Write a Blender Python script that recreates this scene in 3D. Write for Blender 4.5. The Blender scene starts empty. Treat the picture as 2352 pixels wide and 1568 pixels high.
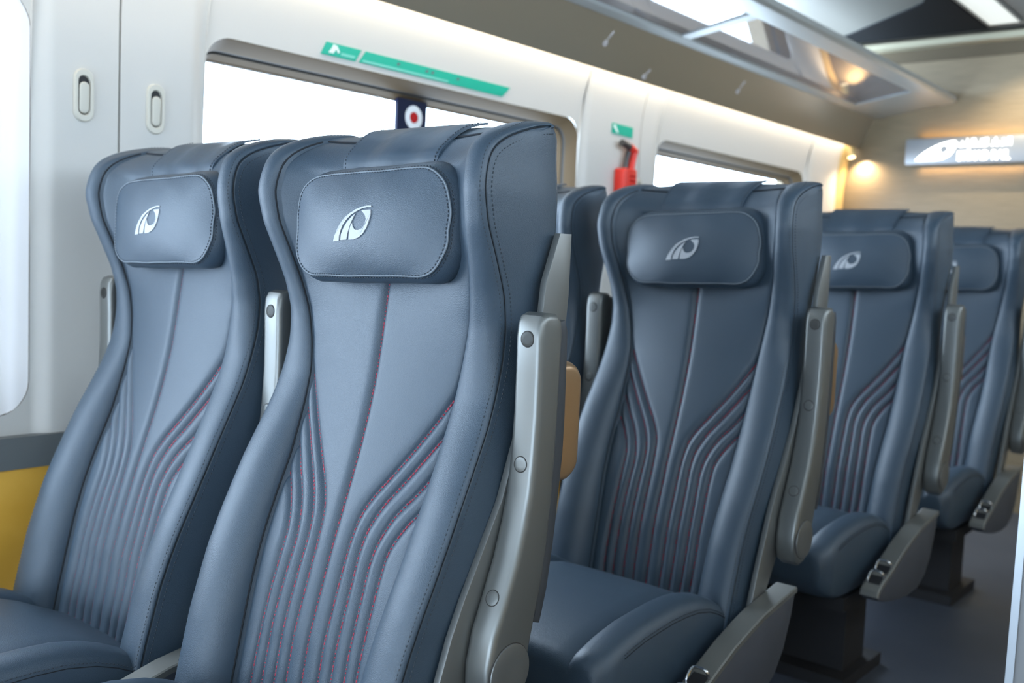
import bpy, bmesh, math, random
import numpy as np
from mathutils import Vector, Matrix

CZ = 1.17                      # camera height above the floor
COL = bpy.context.scene.collection
SC = bpy.context.scene
PI = math.pi
rnd = random.Random(4)

# ------------------------------------------------------------------ materials
def mat(name, col, rough=.5, metal=0., spec=.5, bump=None, emit=None, estr=0., coat=0., sheen=0.):
    m = bpy.data.materials.new(name); m.use_nodes = True
    nt = m.node_tree; b = nt.nodes['Principled BSDF']
    b.inputs['Base Color'].default_value = (*col, 1)
    b.inputs['Roughness'].default_value = rough
    b.inputs['Metallic'].default_value = metal
    b.inputs['Specular IOR Level'].default_value = spec
    b.inputs['Coat Weight'].default_value = coat
    b.inputs['Coat Roughness'].default_value = .15
    if emit:
        b.inputs['Emission Color'].default_value = (*emit, 1)
        b.inputs['Emission Strength'].default_value = estr
    if bump:
        scale, strength, dist, kind = bump
        tc = nt.nodes.new('ShaderNodeTexCoord')
        if kind == 'grain':
            v = nt.nodes.new('ShaderNodeTexVoronoi'); v.inputs['Scale'].default_value = scale
            v.feature = 'SMOOTH_F1'
            nt.links.new(tc.outputs['Object'], v.inputs['Vector']); out = v.outputs['Distance']
        else:
            v = nt.nodes.new('ShaderNodeTexNoise'); v.inputs['Scale'].default_value = scale
            v.inputs['Detail'].default_value = 4
            nt.links.new(tc.outputs['Object'], v.inputs['Vector']); out = v.outputs['Fac']
        bp = nt.nodes.new('ShaderNodeBump'); bp.inputs['Strength'].default_value = strength
        bp.inputs['Distance'].default_value = dist
        nt.links.new(out, bp.inputs['Height']); nt.links.new(bp.outputs['Normal'], b.inputs['Normal'])
    return m

def vary(m, scale, c1, c2, stretch=(1, 1, 1)):
    """noise between two colours of the surface itself"""
    nt = m.node_tree; b = nt.nodes['Principled BSDF']
    tc = nt.nodes.new('ShaderNodeTexCoord'); mp = nt.nodes.new('ShaderNodeMapping')
    mp.inputs['Scale'].default_value = stretch
    n = nt.nodes.new('ShaderNodeTexNoise'); n.inputs['Scale'].default_value = scale; n.inputs['Detail'].default_value = 5
    r = nt.nodes.new('ShaderNodeValToRGB')
    r.color_ramp.elements[0].position = .35; r.color_ramp.elements[1].position = .65
    r.color_ramp.elements[0].color = (*c1, 1); r.color_ramp.elements[1].color = (*c2, 1)
    nt.links.new(tc.outputs['Object'], mp.inputs['Vector']); nt.links.new(mp.outputs['Vector'], n.inputs['Vector'])
    nt.links.new(n.outputs['Fac'], r.inputs['Fac']); nt.links.new(r.outputs['Color'], b.inputs['Base Color'])
    return m

M = {}
M['leather'] = mat('leather', (.041, .066, .095), .44, spec=.6, bump=(920, .42, .0009, 'grain'))
M['flapleather'] = mat('flap_leather', (.041, .066, .095), .45, spec=.5, bump=(14, .25, .012, 'noise'))
M['thread'] = mat('thread', (.045, .056, .07), .8)
M['palethread'] = mat('pale_thread', (.16, .19, .22), .7)
M['redthread'] = mat('red_thread', (.36, .03, .058), .7)
M['seam'] = mat('seam', (.016, .019, .024), .9)
M['embroid'] = mat('white_embroidery', (.46, .48, .51), .55, bump=(1400, .3, .0005, 'noise'))
M['silver'] = mat('silver_paint', (.185, .19, .182), .38, metal=.62, bump=(900, .04, .0003, 'noise'))
M['plate'] = mat('plate_metal', (.19, .195, .19), .42, metal=.6)
M['trimgrey'] = mat('trim_grey', (.20, .20, .185), .42, metal=.5)
M['podgrey'] = mat('pod_grey', (.065, .072, .088), .5)
M['darkmetal'] = mat('dark_metal', (.055, .06, .068), .5, metal=.3)
M['chrome'] = mat('chrome', (.75, .76, .78), .18, metal=1.)
M['gold'] = mat('bronze_paint', (.33, .205, .108), .3, metal=.5)
M['blackplastic'] = mat('black_plastic', (.012, .012, .014), .6)
M['wall'] = mat('wall_laminate', (.575, .562, .53), .5, spec=.3)
M['frame'] = mat('frame_beige', (.085, .057, .030), .6, spec=.15)
M['brown'] = mat('brown_shade', (.075, .055, .028), .6)  # dark tone of the shadow band below the end-wall trim
M['clip'] = mat('clip_grey', (.42, .39, .38), .4)
M['gap'] = mat('dark_gap', (.03, .028, .025), .8)
M['sill'] = mat('sill_grey', (.13, .145, .15), .5)
M['yellow'] = vary(mat('yellow_panel', (.62, .36, .07), .45), 9, (.76, .41, .055), (.82, .46, .075))
M['navy'] = mat('navy_glass', (.006, .010, .035), .5, spec=.15)
M['white'] = mat('white_paint', (.82, .82, .82), .5)
M['red'] = mat('red_paint', (.46, .006, .008), .5, spec=.15)
M['hammerred'] = mat('hammer_red', (.78, .035, .02), .4)
M['hammerhead'] = mat('hammer_head', (.09, .085, .085), .4, metal=.6)
M['green'] = mat('sign_green', (.0, .40, .27), .35)
M['palegreen'] = mat('sign_pale_green', (.16, .56, .45), .35)
M['signwhite'] = mat('sign_white', (.75, .85, .8), .5)
M['hookbeige'] = mat('hook_beige', (.56, .54, .47), .45)
M['bronze'] = mat('bronze_under', (.29, .245, .18), .30, metal=.45)
M['rail'] = mat('rail_grey', (.34, .355, .345), .38, metal=.55)
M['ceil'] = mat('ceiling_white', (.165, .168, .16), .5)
M['blackpanel'] = mat('black_panel', (.010, .012, .015), .8, spec=.1)
M['beige'] = vary(mat('end_wall_wood', (.56, .47, .35), .42), 6, (.16, .122, .072), (.23, .18, .112), (1.2, 1, 60))
M['goldtrim'] = mat('gold_trim', (.62, .44, .18), .4, metal=.3)
M['trimlight'] = mat('trim_light', (.36, .34, .25), .45)
M['signbox'] = mat('sign_box', (.30, .31, .325), .4, metal=.5)
M['letters'] = mat('lit_letters', (1, 1, 1), .5, emit=(1, .97, .92), estr=3.5)
M['lamp'] = mat('lamp_diffuser', (.3, .3, .3), .5, emit=(.93, 1, .96), estr=.75)
M['spotlens'] = mat('spot_lens', (1, .9, .7), .5, emit=(1, .78, .45), estr=6)
M['partition'] = mat('partition_grey', (.20, .205, .21), .45, metal=.2)
M['alu'] = mat('bright_aluminium', (.42, .45, .48), .3, metal=.5)
fl = vary(mat('floor_vinyl', (.05, .06, .08), .42), 3, (.045, .055, .075), (.06, .07, .09)); M['floor'] = fl

def glass_mat(name, tint, gloss):
    m = bpy.data.materials.new(name); m.use_nodes = True; nt = m.node_tree
    for n in list(nt.nodes): nt.nodes.remove(n)
    o = nt.nodes.new('ShaderNodeOutputMaterial'); mx = nt.nodes.new('ShaderNodeMixShader')
    t = nt.nodes.new('ShaderNodeBsdfTransparent'); g = nt.nodes.new('ShaderNodeBsdfGlossy')
    t.inputs['Color'].default_value = (*tint, 1); g.inputs['Roughness'].default_value = .02
    mx.inputs['Fac'].default_value = gloss
    nt.links.new(t.outputs[0], mx.inputs[1]); nt.links.new(g.outputs[0], mx.inputs[2]); nt.links.new(mx.outputs[0], o.inputs['Surface'])
    return m
M['pane'] = glass_mat('window_pane', (.97, .98, 1.0), .06)

def shelf_glass():
    m = bpy.data.materials.new('shelf_glass'); m.use_nodes = True; nt = m.node_tree
    for n in list(nt.nodes): nt.nodes.remove(n)
    o = nt.nodes.new('ShaderNodeOutputMaterial'); mx = nt.nodes.new('ShaderNodeMixShader')
    d = nt.nodes.new('ShaderNodeBsdfDiffuse'); d.inputs['Color'].default_value = (.12, .115, .125, 1)
    g = nt.nodes.new('ShaderNodeBsdfGlossy'); g.inputs['Roughness'].default_value = .03
    g.inputs['Color'].default_value = (.95, .95, .97, 1); mx.inputs['Fac'].default_value = .42
    nt.links.new(d.outputs[0], mx.inputs[1]); nt.links.new(g.outputs[0], mx.inputs[2]); nt.links.new(mx.outputs[0], o.inputs['Surface'])
    return m
M['shelfglass'] = shelf_glass()

def blind_mat():
    m = bpy.data.materials.new('blind_fabric'); m.use_nodes = True; nt = m.node_tree
    for n in list(nt.nodes): nt.nodes.remove(n)
    o = nt.nodes.new('ShaderNodeOutputMaterial'); mx = nt.nodes.new('ShaderNodeMixShader')
    d = nt.nodes.new('ShaderNodeBsdfDiffuse'); d.inputs['Color'].default_value = (.85, .84, .85, 1)
    t = nt.nodes.new('ShaderNodeBsdfTranslucent'); t.inputs['Color'].default_value = (.54, .50, .46, 1)
    mx.inputs['Fac'].default_value = .12
    nt.links.new(d.outputs[0], mx.inputs[1]); nt.links.new(t.outputs[0], mx.inputs[2]); nt.links.new(mx.outputs[0], o.inputs['Surface'])
    return m
M['blind'] = blind_mat()

# ------------------------------------------------------------------ mesh helpers
class MB:
    def __init__(s): s.v = []; s.f = []
    def add(s, verts, faces):
        o = len(s.v); s.v.extend([tuple(map(float, p)) for p in verts]); s.f.extend([tuple(i + o for i in f) for f in faces]); return s
    def grid(s, P, close_u=False, close_v=False, flip=False):
        """P: array rows x cols x 3"""
        P = np.asarray(P, float); nr, nc = P.shape[:2]; fs = []
        for i in range(nr if close_u else nr - 1):
            i2 = (i + 1) % nr
            for j in range(nc if close_v else nc - 1):
                j2 = (j + 1) % nc
                q = (i * nc + j, i * nc + j2, i2 * nc + j2, i2 * nc + j)
                fs.append(q[::-1] if flip else q)
        return s.add(P.reshape(-1, 3), fs)
    def box(s, x0, x1, y0, y1, z0, z1):
        v = [(x, y, z) for x in (x0, x1) for y in (y0, y1) for z in (z0, z1)]
        return s.add(v, [(0, 1, 3, 2), (4, 6, 7, 5), (0, 4, 5, 1), (2, 3, 7, 6), (0, 2, 6, 4), (1, 5, 7, 3)])
    def tube(s, pts, r, n=8, cap=True, closed=False):
        pts = [Vector(p) for p in pts]; N = len(pts); rings = []
        ref = None
        for i, p in enumerate(pts):
            a = pts[(i - 1) % N] if (i or closed) else p; b = pts[(i + 1) % N] if (i < N - 1 or closed) else p
            t = (b - a).normalized()
            if ref is None:
                ref = Vector((0, 0, 1)) if abs(t.z) < .9 else Vector((1, 0, 0))
            u = (ref - t * ref.dot(t)).normalized(); ref = u; w = t.cross(u)
            rings.append([p + (u * math.cos(2 * PI * k / n) + w * math.sin(2 * PI * k / n)) * r for k in range(n)])
        o = len(s.v); s.grid(np.array([[tuple(q) for q in R] for R in rings]), close_v=True, close_u=closed)
        if cap and not closed:
            s.f.append(tuple(o + k for k in range(n))[::-1]); s.f.append(tuple(o + (N - 1) * n + k for k in range(n)))
        return s
    def dash(s, a, b, nrm, w, h):
        """one stitch: a small raised lozenge from a to b standing on a surface of normal nrm"""
        a = Vector(a); b = Vector(b); n = Vector(nrm).normalized(); t = (b - a)
        if t.length < 1e-6: return s
        t.normalize(); side = t.cross(n).normalized() * (w / 2)
        m = (a + b) / 2 + n * h; a0 = a - n * .0004; b0 = b - n * .0004
        mv = (b - a) * .28
        v = [a0, b0, m - mv + side, m - mv - side, m + mv + side, m + mv - side,
             m - mv + side * 1.1 - n * (h + .0006), m - mv - side * 1.1 - n * (h + .0006), m + mv + side * 1.1 - n * (h + .0006), m + mv - side * 1.1 - n * (h + .0006)]
        return s.add(v, [(2, 4, 5, 3), (0, 2, 3), (1, 5, 4), (2, 6, 8, 4), (3, 5, 9, 7), (0, 6, 2), (0, 3, 7), (1, 4, 8), (1, 9, 5)])
    def obj(s, name, m, parent=None, smooth=True, angle=38, recalc=True, merge=None):
        me = bpy.data.meshes.new(name); me.from_pydata(s.v, [], s.f); me.validate()
        if recalc or merge:
            bm = bmesh.new(); bm.from_mesh(me)
            if merge: bmesh.ops.remove_doubles(bm, verts=bm.verts, dist=merge)
            if recalc: bmesh.ops.recalc_face_normals(bm, faces=bm.faces)
            bm.to_mesh(me); bm.free()
        me.materials.append(m)
        if smooth:
            me.shade_smooth(); me.set_sharp_from_angle(angle=math.radians(angle))
        o = bpy.data.objects.new(name, me); COL.objects.link(o)
        if parent: o.parent = parent
        return o

def bm_obj(name, bm, m, parent=None, angle=38):
    me = bpy.data.meshes.new(name); bmesh.ops.recalc_face_normals(bm, faces=bm.faces); bm.to_mesh(me); bm.free()
    me.materials.append(m); me.shade_smooth(); me.set_sharp_from_angle(angle=math.radians(angle))
    o = bpy.data.objects.new(name, me); COL.objects.link(o)
    if parent: o.parent = parent
    return o

def prism_bm(poly, a, b, axis='x', bevel=0., seg=3):
    """polygon in the plane across the axis, extruded from a to b, edges rounded"""
    bm = bmesh.new()
    def P(p, t):
        return {'x': (t, p[0], p[1]), 'y': (p[0], t, p[1]), 'z': (p[0], p[1], t)}[axis]
    va = [bm.verts.new(P(p, a)) for p in poly]; vb = [bm.verts.new(P(p, b)) for p in poly]
    fa = bm.faces.new(va); fb = bm.faces.new(vb[::-1])
    n = len(poly)
    for i in range(n): bm.faces.new((va[i], vb[i], vb[(i + 1) % n], va[(i + 1) % n]))
    bmesh.ops.recalc_face_normals(bm, faces=bm.faces)
    if bevel:
        es = list({e for f in (fa, fb) for e in f.edges})
        bmesh.ops.bevel(bm, geom=es, offset=bevel, segments=seg, affect='EDGES', profile=.5, clamp_overlap=True)
    big = [f for f in bm.faces if len(f.verts) > 4]
    if big: bmesh.ops.triangulate(bm, faces=big)
    return bm

def prism(name, poly, a, b, m, parent=None, axis='x', bevel=0., seg=3, angle=38):
    return bm_obj(name, prism_bm(poly, a, b, axis, bevel, seg), m, parent, angle)

def smooth_poly(pts, n=4, closed=True):
    """Catmull-Rom through the points"""
    P = np.asarray(pts, float); N = len(P); out = []
    for i in range(N if closed else N - 1):
        g = lambda k: P[k % N] if closed else P[min(max(k, 0), N - 1)]
        p0, p1, p2, p3 = g(i - 1), g(i), g(i + 1), g(i + 2)
        for t in np.linspace(0, 1, n, endpoint=False):
            out.append(.5 * ((2 * p1) + (-p0 + p2) * t + (2 * p0 - 5 * p1 + 4 * p2 - p3) * t * t + (-p0 + 3 * p1 - 3 * p2 + p3) * t ** 3))
    if not closed: out.append(P[-1])
    return np.array(out)

def resample(pts, step):
    P = np.asarray(pts, float); d = np.r_[0, np.cumsum(np.linalg.norm(np.diff(P, axis=0), axis=1))]
    n = max(2, int(d[-1] / step) + 1); t = np.linspace(0, d[-1], n)
    return np.stack([np.interp(t, d, P[:, k]) for k in range(P.shape[1])], 1)

def rrect(y0, y1, z0, z1, r, n=8):
    out = []
    for cy, cz, a0 in ((y1 - r, z1 - r, 0), (y0 + r, z1 - r, PI / 2), (y0 + r, z0 + r, PI), (y1 - r, z0 + r, 1.5 * PI)):
        for k in range(n + 1):
            a = a0 + PI / 2 * k / n; out.append((cy + r * math.cos(a), cz + r * math.sin(a)))
    return out

def empty(name, loc, rz=0):
    o = bpy.data.objects.new(name, None); COL.objects.link(o); o.location = loc; o.rotation_euler = (0, 0, rz); o.empty_display_size = .1
    return o
def tag(o, label=None, cat=None, group=None, kind=None):
    if label: o['label'] = label
    if cat: o['category'] = cat
    if group: o['group'] = group
    if kind: o['kind'] = kind
    return o

# ------------------------------------------------------------------ the seat
# seat coordinates: x across (0 = middle), y in depth, z relative to the eye height; S() moves to the seat's own origin on the floor
def S(P):
    P = np.array(P, float).copy(); P[..., 1] -= 1.0; P[..., 2] += CZ; return P
def Sp(p): return (p[0], p[1] - 1.0, p[2] + CZ)
def Spoly(poly): return [(y - 1.0, z + CZ) for y, z in poly]

TZ = np.array([-.82, -.70, -.60, -.55, -.50, -.45, -.40, -.35, -.30, -.25, -.20, -.15, -.10, -.05, .0, .05, .10, .15])
T_W = np.array([.244, .245, .248, .250, .2535, .2555, .256, .255, .252, .2495, .247, .2440, .2430, .2465, .252, .256, .258, .254])
T_S = np.array([.868, .893, .9175, .9346, .9533, .9762, 1.0003, 1.0244, 1.0515, 1.0775, 1.0970, 1.1125, 1.1175, 1.1065, 1.0803, 1.0535, 1.0410, 1.0575])
T_u = np.array([.147, .150, .154, .158, .1625, .1663, .1675, .168, .169, .1705, .1735, .1805, .1895, .199, .208, .216, .219, .214])
T_m = np.array([.912, .936, .960, .974, .9905, 1.0104, 1.0311, 1.0531, 1.069, 1.0834, 1.0954, 1.1009, 1.1010, 1.090, 1.072, 1.052, 1.044, 1.060])
CZt = np.array([-.82, -.75, -.666, -.614, -.573, -.511, -.465, -.417, -.375, -.322, -.276, -.186, -.046, .05, .10, .15])
CYt = np.array([.925, .934, .9455, .9545, .9655, .9845, .9985, 1.0150, 1.0300, 1.0475, 1.0625, 1.0835, 1.1034, 1.116, 1.121, 1.124])
BZ = np.array([-.82, -.65, -.5, -.3, -.1, .04, .185, .194, .200, .204, .207]); BY = np.array([.95, 1.02, 1.085, 1.165, 1.212, 1.219, 1.215, 1.2115, 1.207, 1.201, 1.192])
FZ = np.array([-.82, -.4, -.25, -.1, .2]); FW = np.array([.005, .005, .004, .002, .0])       # the flanks widen a little towards the back

def make_path(dz):
    zs = np.arange(-.80, .1001, dz)
    # smooth the measured outline a little
    low = np.stack([np.interp(zs, TZ, T_S), zs], 1)
    top = smooth_poly([(1.041, .10), (1.0545, .149), (1.088, .176), (1.148, .1975), (1.194, .206)], 8, closed=False)
    P = np.r_[low[:-1], top]
    P = resample(P, dz)
    # smoothing kernel
    for _ in range(int(.00012 / dz / dz) + 2):
        Q = P.copy(); Q[1:-1] = (P[:-2] + 2 * P[1:-1] + P[2:]) / 4; P = Q
    return P

class Surf:
    def __init__(s, dz):
        P = make_path(dz); s.P = P; z = P[:, 1]; n = len(P); s.n = n
        T = np.gradient(P, axis=0); T /= np.linalg.norm(T, axis=1)[:, None]
        nrm = np.stack([-T[:, 1], T[:, 0]], 1)
        k = np.clip((z - .03) / .10, 0, 1)[:, None]; k = k * k * (3 - 2 * k)
        nr = nrm * k + np.array([[-1., 0]]) * (1 - k); s.N = nr / np.linalg.norm(nr, axis=1)[:, None]
        d = np.r_[0, np.cumsum(np.linalg.norm(np.diff(P, axis=0), axis=1))]; s.d = d
        d15 = d[np.argmin(np.abs(z - .149))]; dT = d[-1]
        q = np.clip((d - d15) / (dT - d15), 0, 1); s.q = q
        def sm(a):
            for _ in range(int(.0001 / dz / dz) + 2):
                b = a.copy(); b[1:-1] = (a[:-2] + 2 * a[1:-1] + a[2:]) / 4; a = b
            return a
        yS = P[:, 0]
        s.W = sm(np.interp(z, TZ, T_W)); s.u = sm(np.interp(z, TZ, T_u) - .03 * q)
        hm = np.interp(z, TZ, T_S - T_m); hC = np.interp(z, TZ, np.interp(TZ, CZt, CYt)); hC = np.interp(z, TZ, T_S) - hC
        hm15 = .056 * 0 + (1.056 - 1.060); hC15 = 1.056 - 1.124
        hm = np.where(q > 0, hm15 * (1 - q), hm); hC = np.where(q > 0, hC15 * (1 - q) ** 1.9 + .004 * q, hC)
        s.hm = sm(hm); s.hC = sm(hC)
        hA = np.maximum(0, hm) + .014; hA = np.where(q > 0, .014 - .008 * q, hA); s.hA = sm(hA)
        s.k = sm(np.clip(.5 - 5 * hm, .28, .66))
        s.p = np.interp(z, [-.3, .0, .2], [2., 2.6, 2.6])
    def H(s, i, a):
        """offset in front of the side line at row i for |x| values a"""
        W, u, hm, hC, hA, k, p = s.W[i], s.u[i], s.hm[i], s.hC[i], s.hA[i], s.k[i], s.p[i]
        ap = u + (W - u) * k; a = np.asarray(a, float)
        inner = hC + (hm - hC) * np.clip(a / u, 0, 1) ** p
        t = np.clip((ap - a) / (ap - u), 0, 1); f1 = hA + (hm - hA) * (1 - np.sqrt(np.maximum(0, 1 - t * t)))
        t = np.clip((a - ap) / (W - ap), 0, 1); f2 = hA - hA * (1 - np.sqrt(np.maximum(0, 1 - t * t)))
        return np.where(a <= u, inner, np.where(a <= ap, f1, f2))
    def pt(s, i, x, extra=0.):
        h = s.H(i, np.abs(x)) + extra
        return np.stack([x, s.P[i, 0] + s.N[i, 0] * h, s.P[i, 1] + s.N[i, 1] * h], -1)

LINES = [
 [(.182, -.19), (.172, -.205), (.145, -.250), (.114, -.298), (.083, -.342), (.057, -.379), (.042, -.412), (.037, -.45), (.036, -.49), (.036, -.54), (.036, -.61), (.036, -.70), (.034, -.79)],
 [(.182, -.245), (.166, -.266), (.141, -.303), (.113, -.344), (.086, -.382), (.068, -.42), (.062, -.455), (.0625, -.491), (.0635, -.54), (.064, -.61), (.064, -.70), (.061, -.79)],
 [(.185, -.297), (.165, -.323), (.138, -.362), (.111, -.398), (.095, -.435), (.089, -.469), (.090, -.502), (.0915, -.54), (.0925, -.6), (.0925, -.70), (.089, -.79)],
 [(.185, -.35), (.165, -.373), (.144, -.398), (.126, -.429), (.118, -.454), (.117, -.481), (.117, -.513), (.1175, -.549), (.118, -.6), (.118, -.70), (.112, -.79)],
]
ALL_LINES = [smooth_poly(l, 5, closed=False) for l in LINES]
ALL_LINES = ALL_LINES + [l * np.array([-1, 1]) for l in ALL_LINES] + [np.array([(0, .19), (0, -.1), (0, -.4), (0, -.79)], float)]

def seg_dist(X, Z, line):
    best = np.full(X.shape, 9.)
    for a, b in zip(line[:-1], line[1:]):
        d = b - a; L = d @ d
        t = np.clip(((X - a[0]) * d[0] + (Z - a[1]) * d[1]) / L, 0, 1)
        best = np.minimum(best, np.hypot(X - a[0] - t * d[0], Z - a[1] - t * d[1]))
    return best

def make_backrest(root):
    sf = Surf(.006); n = sf.n
    i_top = int(np.argmin(np.abs(sf.q - .62)))            # the panel's top seam
    mb = MB()
    fr = np.linspace(0, 1, 13)
    for side in (1, -1):
        R = []
        for i in range(n):
            W, u, k = sf.W[i], sf.u[i], sf.k[i]; ap = u + (W - u) * k
            a1 = ap - (ap - u) * np.cos(fr * PI / 2); a2 = ap + (W - ap) * np.sin(fr[1:] * PI / 2)
            a = np.r_[a1, a2]
            F = sf.pt(i, a)
            pre = F[0] + np.array([-.012, 0, 0]) - np.array([0, *(sf.N[i] * .012)])    # tucks in behind the panel's edge
            y, z = sf.P[i]; nb = -sf.N[i]
            yb = max(np.interp(z, BZ, BY), y + .004)
            fw = float(np.interp(z, FZ, FW))
            rows = [pre] + list(F)
            for dd, dx in ((.0022, -.0024), (.0044, 0)):
                rows.append(np.array([W + dx, y + nb[0] * dd, z + nb[1] * dd]))
            e0 = np.array([W, y + nb[0] * .006, z + nb[1] * .006]); e1 = np.array([W, max(yb - .012, e0[1] + .0005), z])
            for t in (0, .35, .7, 1.): rows.append(e0 * (1 - t) + e1 * t + np.array([.003 * math.sin(PI * t) + fw * math.sin(min(1, t * 1.4) * PI / 2), 0, 0]))
            rows.append(np.array([W + fw - .004, max(yb - .003, e1[1] + .0003), z])); rows.append(np.array([W + fw - .014, max(yb, e1[1] + .0005), z]))
            rows.append(np.array([W * .5, max(yb + .006, e1[1] + .0007), z])); rows.append(np.array([0, max(yb + .008, e1[1] + .001), z]))
            R.append(np.array(rows) * np.array([side, 1, 1]))
        mb.grid(S(np.array(R)), flip=(side < 0))
    # over the top between the two wings
    R = []
    for i in range(i_top - 2, n):
        x = np.linspace(-1, 1, 41) * (sf.u[i] + .001); e = -.010 * (1 - min(1, (i - i_top + 2) / 3.))
        R.append(sf.pt(i, x, e))
    mb.grid(S(np.array(R)))
    bk = mb.obj('backrest', M['leather'], root, angle=60, merge=1e-5)
    # quilted centre panel
    sp = Surf(.0030); ip = int(np.argmin(np.abs(sp.q - .62))); nc = 211
    c = np.linspace(-1, 1, nc); rows = []
    for i in range(0, ip + 1):
        x = c * (sp.u[i] - .0008); rows.append(np.stack([x, np.full(nc, sp.P[i, 1])], 1))
    X = np.array(rows)[..., 0]; Zp = np.array(rows)[..., 1]
    Dm = np.full(X.shape, 9.)
    for l in ALL_LINES: Dm = np.minimum(Dm, seg_dist(X, Zp, l))
    zfade = np.clip((.17 - Zp) / .05, 0, 1)
    puff = .0095 * (1 - np.exp(-(Dm / .0062) ** 1.25)) * zfade - .0095 * zfade + .001
    R = []
    for i in range(0, ip + 1):
        x = X[i]; ed = (sp.u[i] - np.abs(x)); tp = (ip - i) * .003
        ex = puff[i] - .010 * np.exp(-ed / .0035) - .008 * math.exp(-tp / .004)
        R.append(sp.pt(i, x, ex))
    R = np.array(R)
    pn = MB().grid(S(R)).obj('back_panel', M['leather'], root, angle=80)
    # red stitches lying in the channels
    st = MB()
    def on_panel(x, z):
        i = int(np.argmin(np.abs(sp.P[:ip + 1, 1] - z))); x = float(np.clip(x, -sp.u[i] + .004, sp.u[i] - .004))
        return sp.pt(i, np.array([x]), -.0074)[0]
    for l in ALL_LINES:
        pts = resample(l, .0021)
        pts = [p for p in pts if p[1] < .1 and abs(p[0]) < np.interp(p[1], sp.P[:ip, 1], sp.u[:ip]) - .004]
        for k in range(0, len(pts) - 2, 3):
            a = on_panel(*pts[k]); b = on_panel(*pts[k + 2])
            st.dash(Sp(a + np.array([.0006, 0, 0])), Sp(b + np.array([.0006, 0, 0])), (0, -1, .2), .0021, .0014)
    o = st.obj('red_stitching', M['redthread'], pn, angle=80); o['label'] = 'red thread stitching along the quilted channels'
    # twin rows of stitches on both flanks and the fine ones round the panel
    for side in (1, -1):
        st = MB()
        for off in (-.0075, .0135):
            line = []
            for i in range(4, n):
                W = sf.W[i]; y, z = sf.P[i]; nb = -sf.N[i]
                if off > 0: line.append((W + .0008 + min(.0022, (off - .006) / max(.02, float(np.interp(z, BZ, BY)) - y) * 12.5 * (.0027 + float(np.interp(z, FZ, FW)) * .7) / 4.4), y + nb[0] * off, z + nb[1] * off))
                else:
                    # on the roll in front of the seam
                    ap = sf.u[i] + (W - sf.u[i]) * sf.k[i]; hh = .0075
                    t = 1 - hh / sf.hA[i] if sf.hA[i] > hh else .0
                    a = ap + (W - ap) * math.sqrt(max(0, 1 - t * t)) if t > 0 else W
                    a = ap + (W - ap) * math.sqrt(max(0, 1 - (1 - (sf.hA[i] - hh) / sf.hA[i]) ** 2)) if sf.hA[i] > hh else ap
                    F = sf.pt(i, np.array([a]))[0]; line.append((F[0], F[1], F[2]))
            pts = resample(line, .0022)
            for k in range(0, len(pts) - 2, 3):
                a = pts[k] * np.array([side, 1, 1]); b = pts[k + 2] * np.array([side, 1, 1])
                nr = (side, 0, 0) if off > 0 else (side * .9, -.5, 0)
                st.dash(Sp(a), Sp(b), nr, .0013, .0004)
        st.obj('flank_stitching', M['thread'], bk, angle=80)
        MB().tube([Sp(((sf.W[i] - .0006) * side, sf.P[i, 0] - sf.N[i, 0] * .0026, sf.P[i, 1] - sf.N[i, 1] * .0026)) for i in range(3, n - 3)], .0008, 6).obj('flank_seam', M['seam'], bk)
    MB().tube([Sp(sf.pt(i_top, np.array([x]))[0] + np.array([0, .0012, .0006])) for x in np.linspace(-sf.u[i_top], sf.u[i_top], 30)], .0014, 6).obj('seam', M['seam'], bk)
    # dark seam cord where panel meets wings
    for side in (1, -1):
        se = MB(); se.tube([Sp(sf.pt(i, np.array([(sf.u[i] + .0006)]))[0] * np.array([side, 1, 1]) + np.array([0, .0025, 0])) for i in range(2, i_top, 2)], .0019, 6)
        se.obj('seam', M['seam'], bk)
    return bk

PIL_Y, PIL_Z, PIL_R = 1.052, .047, math.radians(2.0)
def pil_front(x, z):
    a = np.clip(np.abs(x) / .178, 0, 1); b = np.clip(np.abs(z) / .083, 0, 1)
    w = .0011 * np.sin(62 * x + 1.2 + 9 * z) * np.exp(-((.075 - z) / .03) ** 2) + .0010 * np.sin(48 * x - 20 * z) * np.exp(-((.078 + z) / .03) ** 2) + .0008 * np.sin(25 * x + 31 * z)
    return -.021 * (1 - a ** 2.6) * (1 - b ** 2.2) + .008 * a ** 2 + w * (1 - a ** 6) * (1 - b ** 8)
def pil_place(P):
    P = np.array(P, float); x, z = P[..., 0].copy(), P[..., 2].copy(); c, s = math.cos(PIL_R), math.sin(PIL_R)
    P[..., 0] = c * x - s * z; P[..., 2] = s * x + c * z + PIL_Z; P[..., 1] += PIL_Y + (P[..., 2] - PIL_Z) * .06
    return S(P)
EMB = [
 [(-.0084, .0186), (-.0039, .0274), (.0015, .0365), (.0088, .0455), (.018, .0545), (.0292, .0608), (.0402, .0659), (.0531, .0694), (.0641, .0709), (.0733, .0705), (.0734, .0682), (.0643, .0684), (.0533, .0665), (.0423, .0628), (.0312, .0577), (.022, .0507), (.0147, .043), (.0103, .0353), (.0068, .0263), (.0058, .0193)],
 [(.0096, .0203), (.0116, .029), (.0169, .038), (.0241, .0469), (.0332, .0546), (.0409, .0596), (.0371, .0533), (.0336, .047), (.0302, .0394), (.0268, .0305), (.0238, .0209)],
 [(.0288, .0207), (.0297, .0293), (.0321, .0394), (.0356, .0458), (.0377, .0395), (.0427, .0352), (.0502, .0347), (.0584, .0373), (.0636, .0436), (.0651, .051), (.0621, .0572), (.0534, .0641), (.0727, .0645), (.0739, .0598), (.0717, .0486), (.0676, .0386), (.0606, .0298), (.0516, .024), (.0405, .0209)]]
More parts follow.
